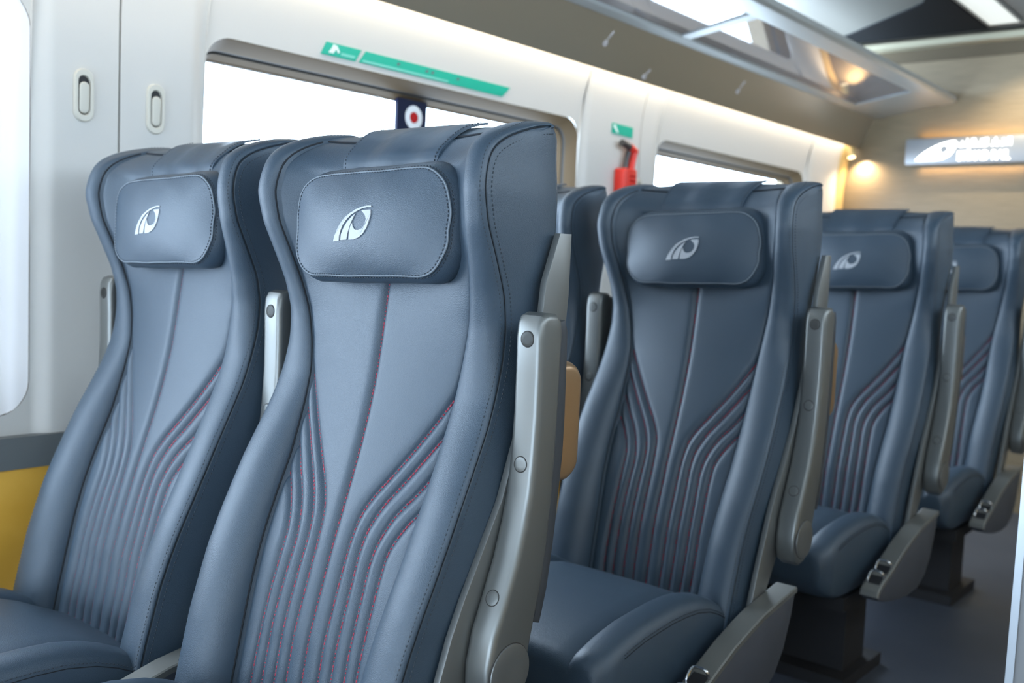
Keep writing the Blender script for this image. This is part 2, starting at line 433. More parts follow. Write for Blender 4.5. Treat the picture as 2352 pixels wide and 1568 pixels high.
def flat_fill(poly):
    bm = bmesh.new(); f = bm.faces.new([bm.verts.new((p[0], p[1], 0)) for p in poly])
    bmesh.ops.triangulate(bm, faces=[f], ngon_method='EAR_CLIP'); bm.verts.index_update()
    v = [(a.co.x, a.co.y) for a in bm.verts]; fs = [tuple(q.index for q in g.verts) for g in bm.faces]; bm.free(); return v, fs

def make_pillow(root):
    hx, hz, r = .175, .081, .058
    out = np.array(rrect(-hx, hx, -hz, hz, r, 14))
    out = resample(np.r_[out, out[:1]], .0075)[:-1]
    wob = np.array([1 + .006 * math.sin(7 * math.atan2(p[1], p[0] * .5) + 1.) + .004 * math.sin(13 * math.atan2(p[1], p[0] * .5)) for p in out])
    out = out * wob[:, None]; N = len(out)
    # sides swell slightly outward
    mb = MB(); rings = []
    for t in (.03, .1, .18, .26, .34, .42, .5, .58, .66, .74, .81, .87, .92, .955, .98, 1.):
        P = out * t; rings.append(np.stack([P[:, 0], pil_front(P[:, 0], P[:, 1]), P[:, 1]], 1))
    edge = rings[-1].copy()
    for dl, dy in ((-.0005, .003), (.003, .007), (.008, .015), (.0115, .026), (.0115, .038), (.007, .050), (-.002, .060), (-.018, .068), (-.045, .073), (-.065, .074)):
        P = out * np.array([(hx + dl) / hx, (hz + dl) / hz]); rings.append(np.stack([P[:, 0], edge[:, 1] + dy, P[:, 1]], 1))
    mb.grid(pil_place(np.array(rings)), close_v=True)
    o = len(mb.v); mb.add(pil_place([[0, float(pil_front(np.array([0.]), np.array([0.]))[0]), 0], [0, .074, 0]]), [])
    for j in range(N):
        mb.f.append((o, (j + 1) % N, j)); b = (len(rings) - 1) * N; mb.f.append((o + 1, b + j, b + (j + 1) % N))
    pl = mb.obj('headrest_pillow', M['leather'], root, angle=70)
    pe = edge.copy(); pe[:, 1] += .0008
    MB().tube([tuple(p) for p in pil_place(pe * np.array([1.004, 1, 1.004]))], .0016, 6, closed=True).obj('piping', M['palethread'], pl)
    st = MB()
    for sc, dy in ((.985, -.0008), (1.0, .0062)):
        P = out * sc if sc < 1 else out * np.array([(hx + .0032) / hx, (hz + .0032) / hz])
        E = np.stack([P[:, 0], (pil_front(P[:, 0], P[:, 1]) - .0004) if sc < 1 else edge[:, 1] + dy, P[:, 1]], 1)
        pts = resample(np.r_[E, E[:1]], .0021)
        for k in range(0, len(pts) - 2, 3):
            mid = pts[k + 1]
            nr = (0, -1, 0) if sc < 1 else (mid[0] / hx, -.2, mid[2] / hz)
            a, b = pil_place(pts[k]), pil_place(pts[k + 2])
            st.dash(a, b, nr, .0012, .0008)
    st.obj('stitching', M['thread'], pl, angle=80)
    mb = MB()
    for E in EMB:
        poly = [((x - .033) * 1.0345 - .0067, z * 1.0345 - .047) for x, z in E]
        v, f = flat_fill(poly); v = np.array(v)
        top = np.stack([v[:, 0], pil_front(v[:, 0], v[:, 1]) - .0017, v[:, 1]], 1); bot = top + np.array([0, .0035, 0])
        o = len(mb.v); n = len(v)
        mb.add(pil_place(top), f); mb.add(pil_place(bot), [])
        for i in range(n): mb.f.append((o + i, o + (i + 1) % n, o + n + (i + 1) % n, o + n + i))
    e = mb.obj('emblem', M['embroid'], pl, angle=30); e['label'] = 'white embroidered emblem'
    return pl

def make_flap(root):
    sf = Surf(.006); ii = [i for i in range(sf.n - 1, 0, -1) if sf.q[i] > .50]
    surf = [sf.pt(i, np.array([0.]), .0055)[0][1:] for i in ii]
    path = smooth_poly([(1.200, .2175)] + surf[2::3] + [(1.1035, .160), (1.0985, .135), (1.094, .105)], 4, closed=False)
    n = len(path); x = np.linspace(-1, 1, 15); R0 = []; R1 = []
    T = np.gradient(path, axis=0); T /= np.linalg.norm(T, axis=1)[:, None]
    for i, (y, z) in enumerate(path):
        w = .119 - .014 * i / (n - 1); nn = np.array([T[i, 1], -T[i, 0]]); sag = .0025 * np.cos(x * PI * 2.2 + .6) * min(1, i / 8.)
        R0.append(np.stack([x * w, y + nn[0] * sag, z + nn[1] * sag], 1)); d = .0035
        R1.append(np.stack([x * w, y + nn[0] * sag - nn[0] * d, z + nn[1] * sag - nn[1] * d], 1))
    R0 = np.array(R0); R1 = np.array(R1)
    loop = np.concatenate([R0, R1[:, ::-1]], 1)
    fl = MB().grid(S(loop), close_v=True).obj('headrest_flap', M['flapleather'], root, angle=50)
    for sd in (1, -1):
        st = MB(); pts = resample([(sd * (.119 - .014 * i / (n - 1) - .005), p[0], p[1]) for i, p in enumerate(path)], .0021)
        for k in range(0, len(pts) - 2, 3): st.dash(Sp(pts[k] + np.array([0, -.0022, .0008])), Sp(pts[k + 2] + np.array([0, -.0022, .0008])), (0, -.8, .5), .0014, .001)
        st.obj('stitching', M['thread'], fl, angle=80)

def make_cushion(root):
    ys = np.array([.420, .422, .428, .437, .45, .468, .49, .52, .56, .61, .66, .71, .76, .81, .85, .89, .925, .955, .985])
    top = np.interp(ys, [.420, .422, .428, .437, .45, .49, .55, .65, .74, .80, .85, .90, .95, .985], [-.735, -.722, -.713, -.706, -.701, -.689, -.676, -.667, -.667, -.677, -.696, -.722, -.746, -.755])
    bot = np.interp(ys, [.42, .428, .45, .50, .56, .62, .985], [-.80, -.818, -.838, -.856, -.864, -.866, -.866])
    def section(y, t, b, inset=0.):
        W = .240 - inset; s0 = .160; P = []
        P += [(0, b), (W * .8, b), (W - .012, b + .004), (W - .003, b + .014)]
        h = t - b
        P += [(W, b + h * .35), (W, b + h * .6), (W - .001, t - .030), (W - .006, t - .016), (W - .016, t - .005), (W - .03, t)]
        P += [(s0 + .03, t + .001), (s0 + .014, t - .002), (s0 + .005, t - .009), (s0 + .001, t - .016), (s0 - .003, t - .015), (s0 - .012, t - .010), (s0 - .04, t - .0075), (.06, t - .006), (0, t - .006)]
        R = np.array(P); L = R[::-1][1:-1] * np.array([-1, 1]); A = np.r_[R, L]
        return np.stack([A[:, 0], np.full(len(A), y), A[:, 1]], 1)
    rings = [section(y, t, b, .02 * max(0, 1 - (y - .42) / .03)) for y, t, b in zip(ys, top, bot)]
    mb = MB().grid(S(np.array(rings)), close_v=True); n = len(rings[0])
    mb.f.append(tuple(range(n))); o = (len(rings) - 1) * n; mb.f.append(tuple(o + k for k in range(n))[::-1])
    cu = mb.obj('seat_cushion', M['leather'], root, angle=50)
    for sd in (1, -1):
        st = MB(); line = [(sd * .2368, y, t - .022) for y, t in zip(ys[6:], top[6:])]
        for dz in (0,):
            pts = resample([(p[0] + sd * (.0012 if dz == 0 else .0036), p[1], p[2] + dz) for p in line], .0024)
            for k in range(0, len(pts) - 2, 3): st.dash(Sp(pts[k]), Sp(pts[k + 2]), (sd, 0, .3), .0015, .001)
        st.obj('stitching', M['thread'], cu, angle=80)
    for sd in (1, -1):
        cs = MB(); cs.tube([Sp((sd * .2392, y, t - .028)) for y, t in zip(ys[6:], top[6:])], .0009, 6)
        cs.obj('seam', M['seam'], cu)

PLATE = [(1.229, .044), (1.200, .044), (1.171, -.031), (1.166, -.077), (1.150, -.16), (1.125, -.25), (1.090, -.349), (1.050, -.422), (1.018, -.48), (.994, -.53), (.972, -.59), (.945, -.66), (.921, -.732), (.985, -.715), (1.02, -.66), (1.085, -.56), (1.135, -.45), (1.192, -.27), (1.222, -.13), (1.229, -.05)]
POD = [(1.045, -.692), (.97, -.703), (.895, -.714), (.832, -.730), (.764, -.750), (.715, -.770), (.669, -.789), (.627, -.803), (.590, -.816), (.568, -.829), (.563, -.842), (.576, -.853), (.622, -.867), (.717, -.886), (.814, -.896), (.90, -.892), (.96, -.866), (1.0, -.82), (1.03, -.75)]
ARM = [(1.120, -.0725), (1.108, -.077), (1.102, -.088), (1.100, -.11), (1.1015, -.16), (1.1015, -.22), (1.0985, -.28), (1.0935, -.33), (1.084, -.375), (1.068, -.428), (1.045, -.485), (1.028, -.525), (1.018, -.57), (1.018, -.605), (1.030, -.630), (1.052, -.643), (1.075, -.638), (1.094, -.62), (1.104, -.59), (1.112, -.555), (1.131, -.475), (1.1405, -.425), (1.149, -.336), (1.153, -.25), (1.154, -.17), (1.155, -.10), (1.151, -.083), (1.140, -.0735)]

def cyl(mb, c, axis, r, h, n=24, bev=.0008):
    """rounded disc whose axis points along `axis`, standing on c"""
    c = Vector(c); a = Vector(axis).normalized(); u = a.orthogonal().normalized(); w = a.cross(u); R = []
    for rr, hh in ((r, -.002), (r, h - bev), (r - bev * .3, h - bev * .3), (r - bev, h), (r * .5, h), (.00001, h)):
        R.append([tuple(c + a * hh + (u * math.cos(2 * PI * k / n) + w * math.sin(2 * PI * k / n)) * rr) for k in range(n)])
    mb.grid(np.array(R), close_v=True); return mb

def make_armrest(root, xc):
    """folded-up armrest; xc = its middle across the seat"""
    a, b = xc - .0245, xc + .0245
    arm = prism('armrest', Spoly(ARM), a, b, M['silver'], root, 'x', .010, 4, angle=30)
    # the dark underside pad now facing back
    back = [(1.1515, -.085), (1.155, -.10), (1.154, -.17), (1.153, -.25), (1.149, -.336), (1.1405, -.425), (1.131, -.475), (1.120, -.525)]
    rear = [(1.132, -.53), (1.146, -.479), (1.156, -.413), (1.1605, -.372), (1.1645, -.33), (1.169, -.28), (1.170, -.235), (1.169, -.18), (1.167, -.10), (1.160, -.083)]
    pad = [(y - .004, z) for y, z in back] + rear
    o = prism('armrest_pad', Spoly(pad), a + .002, b - .002, M['darkmetal'], arm, 'x', .003, 2); o['label'] = 'dark pad on the back of the raised armrest'
    for y, z, ny, nz in ((1.1000, -.111, -1, .0), (1.0973, -.292, -1, .10), (1.0478, -.478, -.93, .37)):
        g = MB(); cyl(g, Sp((xc, y + .0004 * ny, z)), (0, ny, nz), .0122, .0003); g.obj('cap_gap', M['gap'], arm)
        k = MB(); cyl(k, Sp((xc, y, z)), (0, ny, nz), .0110, .0007, 24, .0004); k.obj('cover_cap', M['silver'], arm)
    sd = 1
    g = MB(); cyl(g, Sp((b, 1.0635, -.585)), (sd, 0, 0), .0440, .0006); g.obj('pivot_gap', M['gap'], arm)
    k = MB(); cyl(k, Sp((b, 1.0635, -.585)), (sd, 0, 0), .0425, .0026, 40, .0015); k.obj('pivot_cap', M['plate'], arm)
    return arm

def make_pod(root, x0, x1):
    lp = prism('lower_side_panel', Spoly(POD), x0, x1, M['podgrey'], root, 'x', .006, 2)
    # metal strip along its upper front edge
    up = POD[:11]; R = []
    P = np.array(up); T = np.gradient(P, axis=0); T /= np.linalg.norm(T, axis=1)[:, None]; Nn = np.stack([-T[:, 1], T[:, 0]], 1)
    if Nn[3, 1] < 0: Nn = -Nn
    for d in (.0005, .004):
        pass
    mb = MB(); xa, xb = x0 - .002, x1 + .0015
    loop = []
    for i in range(len(P)):
        q0 = P[i] - Nn[i] * .008; q1 = P[i] + Nn[i] * .004
        loop.append([(xa, *q0), (xa, *(q1 - Nn[i] * .002)), (xa + .003, *q1), (xb - .003, *q1), (xb, *(q1 - Nn[i] * .002)), (xb, *q0)])
    mb.grid(S(np.array(loop)), close_v=True); n = 6
    mb.f.append((0, 1, 2, 3, 4, 5)); o = (len(P) - 1) * 6; mb.f.append(tuple(o + k for k in range(6))[::-1])
    ts = mb.obj('trim_strip', M['trimgrey'], lp, angle=30)
    for y in (.658, .606):
        z = np.interp(y, P[::-1, 0], P[::-1, 1]); i = int(np.argmin(np.abs(P[:, 0] - y))); nn = Nn[i]; t = T[i]
        f = lambda x, h, d: Sp((x, y + nn[0] * h + t[0] * d, z + nn[1] * h + t[1] * d))
        bk = MB().box(0, 0, 0, 0, 0, 0); bk = MB()
        q = [f(x0 + .006, .0045, -.018), f(x1 - .006, .0045, -.018), f(x1 - .006, .0045, .018), f(x0 + .006, .0045, .018)]
        q2 = [tuple(np.array(p) + np.array([0, nn[0], nn[1]]) * .001) for p in q]
        bk.add(q + q2, [(0, 1, 2, 3), (7, 6, 5, 4), (0, 4, 5, 1), (1, 5, 6, 2), (2, 6, 7, 3), (3, 7, 4, 0)])
        bk.obj('pedal_slot', M['blackplastic'], ts)
        lp_pts = [f(x0 + .008, .002, .016), f(x0 + .008, .014, .012), f(x0 + .009, .022, -.004), f(x0 + .014, .024, -.012), f(x1 - .014, .024, -.012), f(x1 - .006, .018, -.012), f(x1 - .004, .004, -.012)]
        MB().tube([tuple(p) for p in smooth_poly(lp_pts, 4, closed=False)], .0032, 8).obj('pedal_loop', M['chrome'], ts)
    return lp

def make_side(root, sgn, handle=True):
    xs = sorted((sgn * .2625, sgn * .2745))
    prism('side_plate', Spoly(PLATE), xs[0], xs[1], M['plate'], root, 'x', .0015, 2, angle=30)
    if handle:
        H = [(y, z) for y, z in rrect(1.165, 1.239, -.331, -.147, .030, 7)]
        H = [(y + .012 * (1 - ((z + .239) / .092) ** 2) - .012, z) for y, z in H]
        h0, h1 = sorted((sgn * .270, sgn * .309))
        o = prism('grab_handle', Spoly(H), h0, h1, M['gold'], root, 'x', .014, 5); o['label'] = 'bronze coloured grab handle'

def make_base(root, x0, x1):
    b = MB(); b.box(x0, x1, -.45, .02, CZ - .90, CZ - .862); b.box(x0 + .06, x1 - .06, -.26, -.10, .03, CZ - .89); b.box(x0 + .03, x1 - .03, -.33, -.03, .0, .035)
    b.obj('pedestal', M['blackplastic'], root, smooth=False)

XC = -1.183
def make_seat(aisle):
    root = empty('train_seat', (XC, 1.0, 0))
    make_backrest(root); make_pillow(root); make_flap(root); make_cushion(root)
    return root

def children(o): return [c for c in bpy.data.objects if c.parent == o]
def copy_tree(o, parent=None):
    c = o.copy(); COL.objects.link(c)
    if parent: c.parent = parent
    for ch in children(o): copy_tree(ch, c)
    return c

seat_a = make_seat(True)
win = copy_tree(seat_a)                          # the plain upholstered body also serves the window places
make_side(seat_a, 1); make_side(seat_a, -1, False)
make_armrest(seat_a, .300); make_armrest(seat_a, -.300)
make_pod(seat_a, .277, .323); make_pod(seat_a, -.323, -.277)
make_base(seat_a, -.24, .24)
make_side(win, -1, False); make_armrest(win, -.300); make_base(win, -.24, .24)
PITCH = 1.0135
GROUP = 'blue-grey leather seats left of the aisle'
tag(seat_a, 'foremost blue-grey leather seat, in sharp focus, nearest the camera with its aisle armrest raised', 'seat', GROUP)
win.location.x = XC - .6
tag(win, 'blue-grey leather window seat at far left, beside the two beige coat hooks on the wall', 'seat', GROUP)
for k, lab in ((1, 'blue-grey leather aisle seat directly behind the foremost one, below the red hammer'),
               (2, 'third blue-grey leather aisle seat from the front, emblem just right of second seat'),
               (3, 'last blue-grey leather aisle seat, nearest the end wall, its headrest under the lit sign')):
    c = copy_tree(seat_a); c.location.y = 1.0 + PITCH * k; tag(c, lab, 'seat', GROUP)
c = copy_tree(win); c.location = (XC - .6, 1.0 + PITCH, 0)
tag(c, 'mostly hidden window seat, a dark wing showing between the foremost and second aisle seats', 'seat', GROUP)

# ------------------------------------------------------------------ the car body
WX = -2.22; XM = -.61                      # left wall, mid line of the car
Y0, Y1 = -2.5, 5.5
WIN = [(-2.40, -1.0), (-.58, 1.0), (1.43, 3.01), (3.56, 5.03)]
WZ0, WZ1, WR = -.39, .53, .075
GROOVES = [1.197, 3.41]
def wall_x(z): return WX + np.where(z > .46, .045 * ((np.minimum(z, .72) - .46) / .24) ** 2, 0) + np.where(z > .72, .08 * (z - .72), 0)
def pillar(y):
    d = np.full(np.shape(y), 9.)
    for a, b in WIN: d = np.minimum(d, np.where((y > a) & (y < b), 0, np.minimum(np.abs(y - a), np.abs(y - b))))
    t = np.clip((d - .004) / .045, 0, 1); return .016 * t * t * (3 - 2 * t)
def hole(y):
    for a, b in WIN:
        if a <= y <= b:
            d = min(y - a, b - y)
            e = WR - math.sqrt(max(0, WR * WR - (WR - d) ** 2)) if d < WR else 0
            return WZ0 + e, WZ1 - e
    return .07, .07
ycols = list(np.arange(Y0, Y1 + .001, .07))
for a, b in WIN:
    for d in list(WR * (1 - np.cos(np.linspace(0, PI / 2, 10)))): ycols += [a + d, b - d]
    ycols += [a - .001, b + .001]
    for d in np.linspace(.004, .05, 8): ycols += [a - d, b + d]
for g in GROOVES: ycols += [g - .006, g - .003, g - .0028, g + .0028, g + .003, g + .006]
ycols = np.array(sorted(set(np.round(ycols, 5))))
R = []
for y in ycols:
    zl, zh = hole(y)
    zs = np.r_[-CZ + (zl + CZ) * np.linspace(0, 1, 10), zh + (.80 - zh) * np.linspace(0, 1, 22)]
    off = pillar(np.array(y)) * np.clip((.70 - zs) / .22, 0, 1)
    gr = .010 if any(abs(y - g) < .0029 for g in GROOVES) else 0
    R.append(np.stack([wall_x(zs) + off - gr, np.full(len(zs), y), zs + CZ], 1))
R = np.array(R)
def wall_mesh(P, name, only=None):
    mb = MB(); nr, nc = P.shape[:2]; fs = []
    for i in range(nr - 1):
        for j in range(nc - 1):
            if j == 9 and (only is None or any(a <= P[i, 0, 1] <= b for a, b in only)): continue     # the opening
            fs.append((i * nc + j, i * nc + j + 1, (i + 1) * nc + j + 1, (i + 1) * nc + j))
    mb.add(P.reshape(-1, 3), fs)
    return tag(mb.obj(name, M['wall'], angle=30), kind='structure')
wall_mesh(R, 'wall_left')
RR = R.copy(); RR[..., 0] = 2 * XM - RR[..., 0]; wall_mesh(RR, 'wall_right', [])

def window(n, a, b, mirror=False, parts=True):
    mx = (lambda x: 2 * XM - x) if mirror else (lambda x: x)
    root = empty('window_%d' % n, (mx(WX), (a + b) / 2, CZ + .07)); tag(root, kind='structure')
    L = lambda P: [(mx(x) - root.location.x, y - root.location.y, z + CZ - root.location.z) for x, y, z in P]
    def ring(spec, name, m):
        rr = []
        for x, ins in spec: rr.append(L([(x, y, z) for y, z in rrect(a + ins * .5, b - ins * .5, WZ0 + ins * .6, WZ1 - ins, max(WR - ins * .6, .03), 8)]))
        return MB().grid(np.array(rr), close_v=True).obj(name, m, root, angle=30)
    ring([(WX + .0005, -.001), (WX - .004, .003), (WX - .050, .026)], 'window_frame', M['frame'])
    ring([(WX - .050, .026), (WX - .062, .027), (WX - .062, .033)], 'frame_gap', M['gap'])
    ring([(WX - .062, .033), (WX - .064, .031), (WX - .085, .044), (WX - .088, .044), (WX - .095, .052)], 'inner_frame', M['frame'])
    poly = rrect(a + .02, b - .02, WZ0 + .02, WZ1 - .045, .05, 8)
    o = prism('window_pane', [(y - root.location.y, z + CZ - root.location.z) for y, z in poly], mx(WX - .092) - root.location.x, mx(WX - .096) - root.location.x, M['pane'], root)
    return root
for i, (a, b) in enumerate(WIN): window(i + 1, a, b)
RWIN = []
for i, (a, b) in enumerate(RWIN): window(i + 5, a, b, True)
w3 = bpy.data.objects['window_3']
MB().box(-.090 - 0, -.078, 2.163 - w3.location.y, 2.293 - w3.location.y, -.44, .424).obj('mullion', M['navy'], w3, smooth=False)

# marker disc stuck on the dark strip of the window
mk = empty('emergency_marker', (WX - .0785, 2.236, CZ + .437)); tag(mk, 'round white marker with a red dot, on the navy strip of the window', 'marker')
k = MB(); cyl(k, (0, 0, 0), (1, 0, 0), .038, .0012, 40); k.obj('marker_disc', M['white'], mk)
k = MB(); cyl(k, (.0012, 0, 0), (1, 0, 0), .0175, .0010, 32); k.obj('red_dot', M['red'], mk)

# sheer curtain over the window's visible edge only, narrowed to let daylight in
bl = empty('window_curtain', (WX - .004, .85, CZ + .07)); tag(bl, 'pale sheer curtain drawn to the side of the window at the left edge', 'curtain')
yy = np.linspace(-.15, .152, 70); zz_ = np.r_[.462, .3, .0, -.3, -.36, np.linspace(-.38, -.462, 14)]
P = np.array([[(.003 + .003 * math.cos(y * 130 + 2.5) * min(1, (.152 - y) / .08), min(y, .152 if z > -.38 else .152 - .082 + math.sqrt(max(0, .082 ** 2 - (z + .38) ** 2))), z) for y in yy] for z in zz_])
MB().grid(P).obj('curtain_fabric', M['blind'], bl)
MB().tube([(.0, -.15, .455), (.0, .148, .455)], .004, 10).obj('curtain_rail', M['white'], bl)

# sill, lower yellow lining, skirting
tag(MB().box(WX - .02, WX + .030, Y0, Y1 - .06, CZ - .505, CZ - .434).obj('trim_1', M['sill'], smooth=False), kind='structure')
tag(MB().box(WX - .01, WX + .022, Y0, Y1 - .06, CZ - .95, CZ - .505).obj('trim_2', M['yellow'], smooth=False), kind='structure')
tag(MB().box(WX - .01, WX + .020, Y0, Y1 - .06, 0, CZ - .95).obj('baseboard_left', M['sill'], smooth=False), kind='structure')
XR = 2 * XM - WX
tag(MB().box(XR - .030, XR + .02, Y0, Y1 - .06, CZ - .505, CZ - .434).obj('trim_6', M['sill'], smooth=False), kind='structure')
tag(MB().box(XR - .022, XR + .01, Y0, Y1 - .06, CZ - .95, CZ - .505).obj('trim_7', M['yellow'], smooth=False), kind='structure')
tag(MB().box(XR - .020, XR + .01, Y0, Y1 - .06, 0, CZ - .95).obj('baseboard_right', M['sill'], smooth=False), kind='structure')
tag(MB().box(-2.6, 1.4, Y0, Y1 + .1, -.05, 0).obj('floor', M['floor'], smooth=False), kind='structure')
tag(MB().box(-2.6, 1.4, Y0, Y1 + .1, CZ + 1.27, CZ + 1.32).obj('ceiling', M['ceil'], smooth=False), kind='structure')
tag(MB().box(-2.6, 1.4, Y1, Y1 + .06, 0, CZ + 1.27).obj('wall_end', M['beige'], smooth=False), kind='structure')
rw = MB().box(-2.6, -1.9, Y0 - .06, Y0, 0, CZ + 1.27).box(.70, 1.4, Y0 - .06, Y0, 0, CZ + 1.27).box(-1.9, .70, Y0 - .06, Y0, 0, CZ - 1.0).box(-1.9, .70, Y0 - .06, Y0, CZ + .1, CZ + 1.27)
tag(rw.obj('wall_rear', M['wall'], smooth=False), kind='structure')
rv = empty('window_5', (-.60, Y0 - .03, CZ - .45)); tag(rv, kind='structure')  # unseen glazed opening, added for frontal daylight on the lower seats
MB().box(-1.3, 1.3, -.004, .004, -.55, .55).obj('window_pane', M['pane'], rv, smooth=False)
for a in (-1.3, -.02, 1.26): MB().box(a, a + .04, -.03, .032, -.55, .55).obj('window_frame', M['frame'], rv, smooth=False)
tr = MB().box(-2.3, 1.1, Y1 - .09, Y1, CZ + 1.215, CZ + 1.245)
tag(tr.obj('trim_3', M['trimlight'], smooth=False), kind='structure')
tag(MB().box(-2.3, 1.1, Y1 - .012, Y1, CZ + 1.150, CZ + 1.215).obj('trim_shade_band', M['brown'], smooth=False), kind='structure')  # flat dark strip standing in for the shade under the top trim
# gilt corner strip between side wall and end wall
zs = np.r_[np.linspace(-1.0, .44, 6), np.linspace(.46, .72, 14)]
G = []
for y, o in ((Y1 - .07, .018), (Y1 - .05, .032), (Y1 - .005, .036)):
    G.append([(float(wall_x(z)) + o, y, z + CZ) for z in zs])
G.append([(float(wall_x(z)) - .01, Y1 - .005, z + CZ) for z in zs]); G.append([(float(wall_x(z)) - .01, Y1 - .07, z + CZ) for z in zs])
tag(MB().grid(np.array(G), close_u=True).obj('trim_4', M['goldtrim'], angle=50), kind='structure')

# ------------------------------------------------------------------ luggage rack
def rack(mirror):
    f = (lambda x: 2 * XM - x) if mirror else (lambda x: x)
    root = empty('luggage_rack', (f(-1.9), 2.5, CZ + .9))
    def ext(name, prof, y0, y1, m, angle=25, par=root):
        P = np.array([[(f(x) - root.location.x, y - 2.5, z - .9) for x, z in prof] for y in (y0, y1)])
        mb = MB().grid(P, close_v=True); n = len(prof); mb.f.append(tuple(range(n))); mb.f.append(tuple(range(n, 2 * n))[::-1])
        return mb.obj(name, m, par, angle=angle)
    A = smooth_poly([(-2.115, .703), (-2.088, .757), (-2.060, .815), (-2.036, .862)], 4, closed=False)
    und = [tuple(p) for p in A] + [(-2.045, .870), (-2.125, .715), (-2.120, .703)]
    up = ext('under_panel', und, Y0, Y1 - .005, M['bronze'])
    ext('inner_rail', [(-2.036, .862), (-1.985, .866), (-1.975, .872), (-1.980, .882), (-2.046, .874)], Y0, Y1 - .005, M['rail'])
    ext('outer_edge', [(-1.700, .913), (-1.640, .919), (-1.622, .922), (-1.612, .935), (-1.614, .955), (-1.628, .962), (-1.650, .955), (-1.700, .925)], Y0, Y1 - .005, M['rail'])
    edges = [Y0, -.02, 1.66, 3.34, 5.08]
    for i, (a, b) in enumerate(zip(edges[:-1], edges[1:])):
        ext('glass_shelf', [(-1.978, .873), (-1.701, .921), (-1.701, .928), (-1.978, .880)], a + (.032 if i else 0), b - .032, M['shelfglass'])
        ext('cross_bar', [(-1.980, .868), (-1.700, .914), (-1.700, .930), (-1.980, .884)], b - .030, b + .030, M['rail'])
    ext('end_plate', [(-1.980, .870), (-1.700, .916), (-1.700, .928), (-1.980, .884)], 5.112, Y1 - .005, M['rail'])
    ext('top_tray', [(-2.12, .975), (-1.66, .965), (-1.66, .985), (-2.12, .995)], Y0, Y1 - .005, M['rail'])
    return root
lr = rack(False); tag(lr, 'long overhead luggage rack with mirror-like glass shelves and bronze underside, above the windows', 'luggage rack')
# pale clips on the bronze underside
for k, (y, z0, z1, lab) in enumerate(((2.96, .785, .828, 'pale clip under the luggage rack, above the green hammer sign, nearest of the row'),
                                 (3.98, .777, .822, 'pale clip under the luggage rack, farther along the bronze panel over the second window'),
                                 (3.27, .722, .752, 'pale clip at the lower edge of the bronze rack panel, just above the light strip'))):
    xa = np.interp(z0, [.703, .757, .815, .862], [-2.115, -2.088, -2.060, -2.036]); xb = np.interp(z1, [.703, .757, .815, .862], [-2.115, -2.088, -2.060, -2.036])
    cl = empty('rack_clip', (0, y, CZ)); tag(cl, lab, 'clip', 'clips under the luggage rack')
    cl.location = ((xa + xb) / 2, y, CZ + (z0 + z1) / 2); L = cl.location
    b = MB(); b.tube([(xa - .005 - L.x, -.012, z0 + .002 + CZ - L.z), (xb - .003 - L.x, .010, z1 - .002 + CZ - L.z)], .0055, 10); b.obj('clip_arm', M['clip'], cl)
    c2 = MB(); cyl(c2, (xa - .003 - L.x, -.012, z0 + CZ - L.z), (.9, 0, -.4), .011, .008, 16); c2.obj('clip_foot', M['clip'], cl)

# ------------------------------------------------------------------ ceiling things
cl = empty('ceiling_light', (-1.36, 2.0, CZ + 1.27)); tag(cl, 'long white lamp strip running along the ceiling, beside the black panel', 'ceiling light')
MB().box(-.075, .075, -3.3, 3.3, -.012, -.0005).obj('diffuser', M['lamp'], cl, smooth=False)
for s in (-1, 1): MB().box(s * .075 - .006, s * .075 + .006, -3.3, 3.3, -.016, -.0005).obj('lamp_frame', M['ceil'], cl, smooth=False)
poly = [(-1.46, 4.55), (-1.46, 5.40), (-2.16, 5.40), (-2.20, 5.32), (-2.15, 5.25), (-2.05, 5.17), (-1.66, 4.84), (-1.58, 4.76), (-1.52, 4.62)]
bp = prism('black_ceiling_panel', poly, CZ + 1.2695, CZ + 1.262, M['blackpanel'], None, 'z'); tag(bp, 'black angular ceiling panel in front of the end wall', 'ceiling panel')
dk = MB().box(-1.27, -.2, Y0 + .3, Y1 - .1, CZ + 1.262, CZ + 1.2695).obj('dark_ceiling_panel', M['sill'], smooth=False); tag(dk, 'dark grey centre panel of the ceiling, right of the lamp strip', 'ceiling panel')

# ------------------------------------------------------------------ end wall sign
sg = empty('lit_sign', (-1.545, Y1 - .01, CZ + .668)); tag(sg, 'silver sign box with glowing white emblem and lettering, on the end wall', 'sign')
bx = prism('sign_box', rrect(-.290, .330, -.067, .067, .006, 3), -.065, -.03, M['signbox'], sg, 'y', .003, 2)
MB().box(-.25, .30, -.03, .0, -.045, .045).obj('back_tray', M['signbox'], sg, smooth=False)
def ell_poly():
    top = smooth_poly([(-.236, -.048), (-.21, -.022), (-.175, .004), (-.13, .028), (-.085, .043), (-.045, .050), (-.034, .046)], 4, closed=False)
    bot = smooth_poly([(-.034, .046), (-.036, .018), (-.055, -.018), (-.085, -.038), (-.12, -.047), (-.17, -.048), (-.236, -.048)], 4, closed=False)
    return [tuple(p) for p in top[:-1]] + [tuple(p) for p in bot[:-1]]
